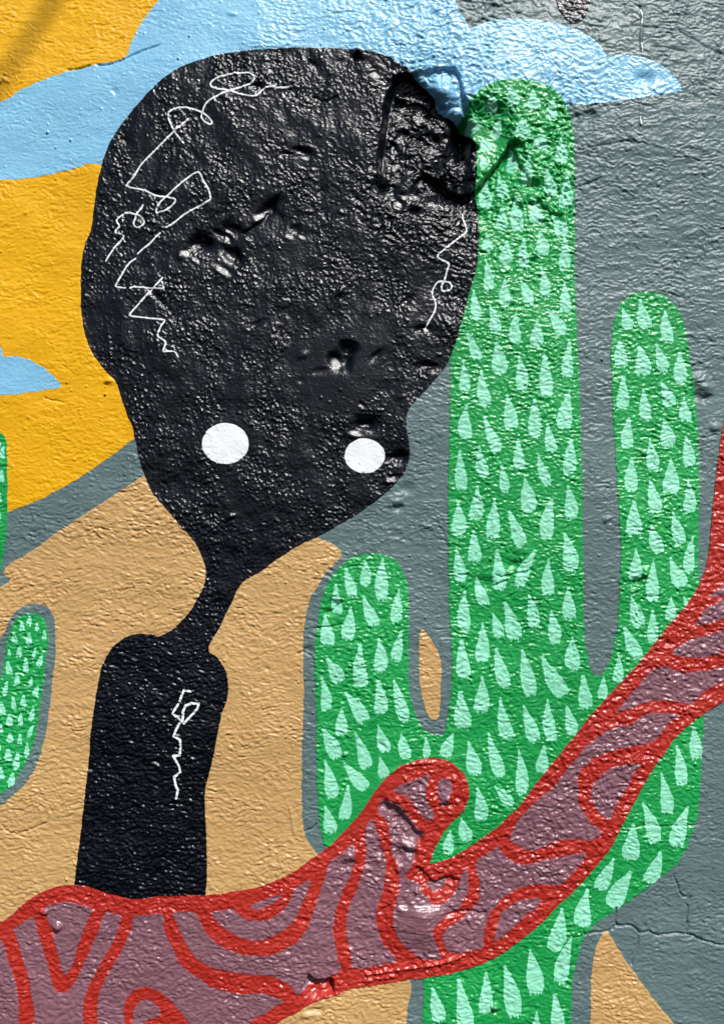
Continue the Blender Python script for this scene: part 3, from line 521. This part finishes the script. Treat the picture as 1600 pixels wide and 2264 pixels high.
def make_mesh(name, f, level, win=None, covered=None, feather=0.16):
    """mesh of the relief where f > 0; f is a full grid field, or a window field with win=(j0,j1,i0,i1)"""
    global ALL
    if win is None:
        if ALL is None: ALL = tris_of(0, NY, 0, NX)
        ff = np.asarray(f).ravel(); T = ALL
    else:
        j0, j1, i0, i1 = win
        T = tris_of(j0, j1, i0, i1)
        ff = None
        base = np.full(NX * NY, -9.0) if False else None
        loc = {}
        jj = T // NX - j0; ii = T % NX - i0
        fv = f[jj, ii]
    if win is None: fv = ff[T]
    fv = np.where(np.abs(fv) < 1e-4, 1e-4, fv)
    n_in = (fv > 0).sum(1)
    keep = n_in > 0
    T = T[keep]; fv = fv[keep]; n_in = n_in[keep]
    if covered is not None:
        k = ~(covered.ravel()[T].all(1))
        T, fv, n_in = T[k], fv[k], n_in[k]
    full = T[n_in == 3]
    edges = []; polys = []
    out_tris = [full]
    vid_edge = []
    def canon(T, fv, want_in):
        s = (fv > 0) if want_in else (fv <= 0)
        k = s.argmax(1); r = np.arange(len(T))
        idx = (k[:, None] + np.arange(3)) % 3
        return T[r[:, None], idx], fv[r[:, None], idx]
    T1, f1 = canon(T[n_in == 1], fv[n_in == 1], True)
    T2, f2 = canon(T[n_in == 2], fv[n_in == 2], False)
    def ekeys(a, b): return np.minimum(a, b) * (NX * NY) + np.maximum(a, b)
    E = [(T1[:, 0], T1[:, 1], f1[:, 0], f1[:, 1]), (T1[:, 0], T1[:, 2], f1[:, 0], f1[:, 2]),
         (T2[:, 0], T2[:, 1], f2[:, 0], f2[:, 1]), (T2[:, 0], T2[:, 2], f2[:, 0], f2[:, 2])]
    ea = np.concatenate([e[0] for e in E]); eb = np.concatenate([e[1] for e in E])
    fa = np.concatenate([e[2] for e in E]); fb = np.concatenate([e[3] for e in E])
    keys = ekeys(ea, eb)
    uk, first, inv = np.unique(keys, return_index=True, return_inverse=True)
    inv = inv.ravel()
    ua, ub, ufa, ufb = ea[first], eb[first], fa[first], fb[first]
    t = ufa / (ufa - ufb)
    ex = PX[ua] + t * (PX[ub] - PX[ua]); ey = PY[ua] + t * (PY[ub] - PY[ua]); ez = PZ[ua] + t * (PZ[ub] - PZ[ua])
    used = np.unique(np.concatenate([full.ravel(), T1[:, 0], T2[:, 1], T2[:, 2]]))
    remap_base = np.searchsorted
    nb = len(used)
    def R(v): return np.searchsorted(used, v)
    s1 = len(T1); s2 = len(T2)
    e1a, e1b = inv[:s1] + nb, inv[s1:2 * s1] + nb
    e2a, e2b = inv[2 * s1:2 * s1 + s2] + nb, inv[2 * s1 + s2:] + nb
    F = [R(full.ravel()).reshape(-1, 3), np.stack([R(T1[:, 0]), e1a, e1b], 1),
         np.stack([e2a, R(T2[:, 1]), R(T2[:, 2])], 1), np.stack([e2a, R(T2[:, 2]), e2b], 1)]
    F = np.concatenate(F)
    co = np.empty((nb + len(uk), 3), np.float32)
    co[:nb, 0] = PX[used]; co[:nb, 1] = PY[used] - level * S; co[:nb, 2] = PZ[used]
    co[nb:, 0] = ex; co[nb:, 1] = ey - (level - feather) * S; co[nb:, 2] = ez
    me = bpy.data.meshes.new(name)
    me.vertices.add(len(co)); me.vertices.foreach_set("co", co.ravel())
    me.loops.add(F.size); me.loops.foreach_set("vertex_index", F.astype(np.int32).ravel())
    me.polygons.add(len(F)); me.polygons.foreach_set("loop_start", np.arange(0, F.size, 3, dtype=np.int32))
    me.polygons.foreach_set("use_smooth", np.ones(len(F), bool))
    me.update(calc_edges=True)
    return me

col = scene.collection
BASE = ((YA[-1] - CY) * -S + ZC)
def add(name, mesh, mat, parent, label=None, kind=None):
    o = bpy.data.objects.new(name, mesh)
    col.objects.link(o)
    mesh.materials.append(M[mat])
    o.parent = parent
    o.matrix_parent_inverse.identity()
    if parent is not None and parent.type == 'EMPTY':
        o.location = -parent.location
    if label: o["label"] = label
    if kind: o["kind"] = kind
    return o

wall = bpy.data.objects.new("mural_wall", None)
wall.location = (0, 0, BASE)
wall["label"] = "rough plastered wall with a painted mural of a black head, cacti and red ribbon"
wall["category"] = "wall"
wall["kind"] = "thing"
col.objects.link(wall)

# what lies under something else is not built twice
deep = 5.0
cov_top = (f_fig > deep) | (f_rib > deep) | (f_tip > deep)
cov_green = cov_top | (f_cactus > deep) | (f_csmall > deep) | (f_cedge > deep)
cov_mid = cov_green | (f_halo > deep) | (f_tan > deep) | (f_leaf > deep) | (f_horn > deep) | (f_cloud > deep) | (f_cloud2 > deep)
cells_all = np.max(np.stack(f_cells), 0)

full = np.full(X.shape, 5.0)
add("grey_background", make_mesh("grey_background", full, 0.0, covered=cov_mid | (f_orange > deep)), 'grey', wall, "blue-grey painted plaster that shows between the motifs, cracked at the lower right")
add("orange_sky", make_mesh("orange_sky", f_orange, 0.3, covered=cov_mid), 'orange', wall, "orange-yellow painted sky at the left")
add("cloud", make_mesh("cloud", f_cloud, 0.6, covered=cov_green), 'blue', wall, "long light blue cloud across the top, broken away beside the black head")
add("cloud", make_mesh("cloud", f_cloud2, 0.6, covered=cov_green), 'blue', wall, "small light blue cloud tip on the orange sky")
cov_tan = cov_green | (f_halo > deep)
add("sand_hill", make_mesh("sand_hill", f_tan, 0.6, covered=cov_tan), 'tan', wall, "large tan hill behind the black neck")
add("sand_hill", make_mesh("sand_hill", f_leaf, 0.6), 'tan', wall, "narrow tan leaf-shaped patch between two cactus arms")
add("sand_hill", make_mesh("sand_hill", f_horn, 0.6), 'tan', wall, "pointed tan peak right of the cactus foot")
add("grey_rim", make_mesh("grey_rim", f_halo, 0.9, covered=cov_green), 'grey', wall, "blue-grey rim around the small cactus")
cactus = add("cactus", make_mesh("cactus", f_cactus, 1.2, covered=cov_top), 'green', wall, "tall green cactus with raised arms and pale mint spines")
csmall = add("cactus", make_mesh("cactus", f_csmall, 1.2), 'green', wall, "small rounded green cactus with short pale marks and a grey rim")
cedge = add("cactus", make_mesh("cactus", f_cedge, 1.2), 'green', wall, "green cactus cut by the edge of the view below the small cloud")
figure = add("head_and_neck", make_mesh("head_and_neck", f_fig, 1.8, covered=(f_rib > deep)), 'black', wall, "glossy black figure with a big round head, thin neck and square shoulder")
add("black_tip", make_mesh("black_tip", f_tip, 1.8), 'black', wall, "black crumpled paint tip above the cloud")
ribbon = add("ribbon", make_mesh("ribbon", f_rib, 2.1, covered=None), 'red', wall, "red and mauve patterned ribbon that runs across the foot of the wall")
for c in f_cells:
    add("patch", make_mesh("patch", c, 2.4), 'mauve', ribbon, None)

# ------------------------------------------------------------------ eyes, drawn lines, spines
def ellipse(cx, cy, rx, ry, n=26, seed=0):
    r = np.random.RandomState(seed)
    return [(cx + rx * math.cos(a) * (1 + r.uniform(-.012, .012)), cy + ry * math.sin(a) * (1 + r.uniform(-.012, .012))) for a in np.linspace(0, 2 * math.pi, n, endpoint=False)]
add("eye", make_mesh("eye", area(ellipse(499, 981, 51.5, 45, seed=1), 4, .5), 2.15), 'white', figure, "larger white oval eye at the left")
add("eye", make_mesh("eye", area(ellipse(806, 1008, 44.5, 38.5, seed=2), 4, .5), 2.15), 'white', figure, "smaller white oval eye under a dent")

def windowed(x0, x1, y0, y1):
    i0, i1 = np.searchsorted(XA, (x0, x1)); j0, j1 = np.searchsorted(YA, (y0, y1))
    return max(j0 - 1, 0), min(j1 + 1, NY), max(i0 - 1, 0), min(i1 + 1, NX)

def line_mesh(name, pts, width, smooth, level):
    q = smooth_open(pts, 4) if smooth else np.asarray(pts, float)
    w = windowed(q[:, 0].min() - 9, q[:, 0].max() + 9, q[:, 1].min() - 9, q[:, 1].max() + 9)
    j0, j1, i0, i1 = w
    xs, ys = X[j0:j1, i0:i1], Y[j0:j1, i0:i1]
    d = np.full(xs.shape, 99.0)
    for a, b in zip(q[:-1], q[1:]):
        v = b - a; L2 = max(v @ v, 1e-9)
        t = np.clip(((xs - a[0]) * v[0] + (ys - a[1]) * v[1]) / L2, 0, 1)
        d = np.minimum(d, np.hypot(xs - a[0] - t * v[0], ys - a[1] - t * v[1]))
    f = width / 2 * (1 + 0.3 * n1(xs / 14, ys / 14)) - d + n3(xs / 5, ys / 5) * .35
    return make_mesh(name, f, level, win=w, feather=0.1)
for pts, sm in HEAD_LINES:
    add("drawn_line", line_mesh("drawn_line", pts, 3.5, 1, 2.1), 'white', figure)
for pts, sm in ARM_LINES:
    add("drawn_line", line_mesh("drawn_line", pts, 5.0, 0, 2.1), 'white', figure)
for pts, w_ in [([(1413, 25), (1416, 48), (1413, 62)], 3.3), ([(1415, 100), (1416, 118)], 3.2), ([(1411, 264), (1414, 282)], 3.3)]:
    add("paint_drip", line_mesh("paint_drip", pts, w_, 1, 0.35), 'white', wall, "thin pale drip on the grey paint")

rng = np.random.RandomState(7)
rag = make_noise(17)
def spine_mesh(x0, y0, x1, y1, w, level=1.5, blunt=False):
    L = math.hypot(x1 - x0, y1 - y0); ux, uy = (x1 - x0) / L, (y1 - y0) / L
    bend = rng.uniform(-.05, .05) * L; ph = rng.uniform(0, 100); peak = rng.uniform(.66, .8); tipw = rng.uniform(.10, .26) if not blunt else .45
    m = w * .75 + 6
    win = windowed(min(x0, x1) - m, max(x0, x1) + m, min(y0, y1) - m, max(y0, y1) + m)
    j0, j1, i0, i1 = win
    dx, dy = X[j0:j1, i0:i1] - x0, Y[j0:j1, i0:i1] - y0
    t = (dx * ux + dy * uy) / L; s = -dx * uy + dy * ux
    s = s - bend * np.sin(np.clip(t, 0, 1) * math.pi)
    tc = np.clip(t, 0, 1)
    w = w * rng.uniform(.9, 1.1)
    prof = tipw + (1 - tipw) * sstep(0, 1, np.clip(tc / peak, 0, 1)) ** .8 * 1.0
    prof = np.where(tc > peak, 1 - .30 * ((tc - peak) / (1 - peak)) ** 1.8, prof)
    hw = w / 2 * prof
    edge = rag(dx / 5 + ph, dy / 5) * 1.7 + rag(dx / 12 + ph, dy / 12 + 5) * 2.6
    bottom = (1 - t) * L + rag(s / 3.6 + ph, s * 0 + ph) * 7.0 - 1.5 - np.abs(s) ** 2 / max(w, 1) * .35
    top = t * L + hw * .5
    f = np.minimum(np.minimum(hw - np.abs(s) + edge * (.5 if w > 18 else .3), bottom), top)
    return make_mesh("spine", f, level, win=win, feather=0.1)
for (ox, oy, k, lst) in SPINE_SETS:
    for (a, b, c, d, w_) in lst:
        add("spine", spine_mesh(ox + a / k, oy + b / k, ox + c / k, oy + d / k, w_ / k * 1.04), 'mint', cactus)
ox, oy, k, lst = SMALL_SPINES
for (a, b, c, d, w_) in lst:
    add("spine", spine_mesh(ox + a / k, oy + b / k, ox + c / k, oy + d / k, w_ / k, blunt=True), 'mint', csmall)
ox, oy, k, lst = EDGE_SPINES
for (a, b, c, d, w_) in lst:
    add("spine", spine_mesh(ox + a / k, oy + b / k, ox + c / k, oy + d / k, w_ / k, blunt=True), 'mint', cedge)

# the solid wall behind the painted skin
x0, x1 = (XA[0] - CX) * S, (XA[-1] - CX) * S
z0, z1 = (CY - YA[-1]) * S + ZC, (CY - YA[0]) * S + ZC
yf, yb = 0.045, 0.30
v = [(x0, yf, z0), (x1, yf, z0), (x1, yf, z1), (x0, yf, z1), (x0, yb, z0), (x1, yb, z0), (x1, yb, z1), (x0, yb, z1)]
e = 0.0
fr = [(x0, -0.002, z0), (x1, -0.002, z0), (x1, -0.002, z1), (x0, -0.002, z1)]
vv = v + fr
fc = [(0, 3, 2, 1)[::-1], (4, 5, 6, 7)[::-1], (8, 9, 5, 4), (9, 10, 6, 5), (10, 11, 7, 6), (11, 8, 4, 7)]
me = bpy.data.meshes.new("masonry"); me.from_pydata(vv, [], fc); me.update()
add("masonry", me, 'raw', wall)

# the guy cable in front of the wall, above the camera, that throws the soft diagonal shadow on the orange corner
def wall_point(px, py): return Vector(((px - CX) * S, 0, (CY - py) * S + ZC))
p1, p2 = wall_point(118, 0) + SUN * 3.3, wall_point(0, 190) + SUN * 3.3
dirv = (p1 - p2).normalized(); a0 = p2 - dirv * 1.5; a1 = p1 + dirv * 3.0
vs, fs = [], []
side = dirv.cross(Vector((0, 1, 0))).normalized(); up = side.cross(dirv)
NS = 40
for k in range(NS + 1):
    t = k / NS; c = a0.lerp(a1, t) 
    for j in range(8):
        an = j / 8 * 2 * math.pi + t * 30; rr_ = 0.0055 * (1.1 if j % 2 else 0.95)
        vs.append(c + side * math.cos(an) * rr_ + up * math.sin(an) * rr_)
for k in range(NS):
    for j in range(8):
        fs.append((k * 8 + j, k * 8 + (j + 1) % 8, (k + 1) * 8 + (j + 1) % 8, (k + 1) * 8 + j))
fs += [tuple(range(8))[::-1], tuple(NS * 8 + j for j in range(8))]
me = bpy.data.meshes.new("guy_cable"); me.from_pydata([tuple(v_ - a0) for v_ in vs], [], fs); me.update()
cable = bpy.data.objects.new("guy_cable", me); cable.location = a0; col.objects.link(cable)
me.materials.append(paint("cable_rubber", hexc(28, 28, 30), hexc(40, 40, 42), 0.6))
cable["label"] = "dark cable strung before the wall, throwing a soft slanting shadow on the orange corner"
cable["category"] = "cable"
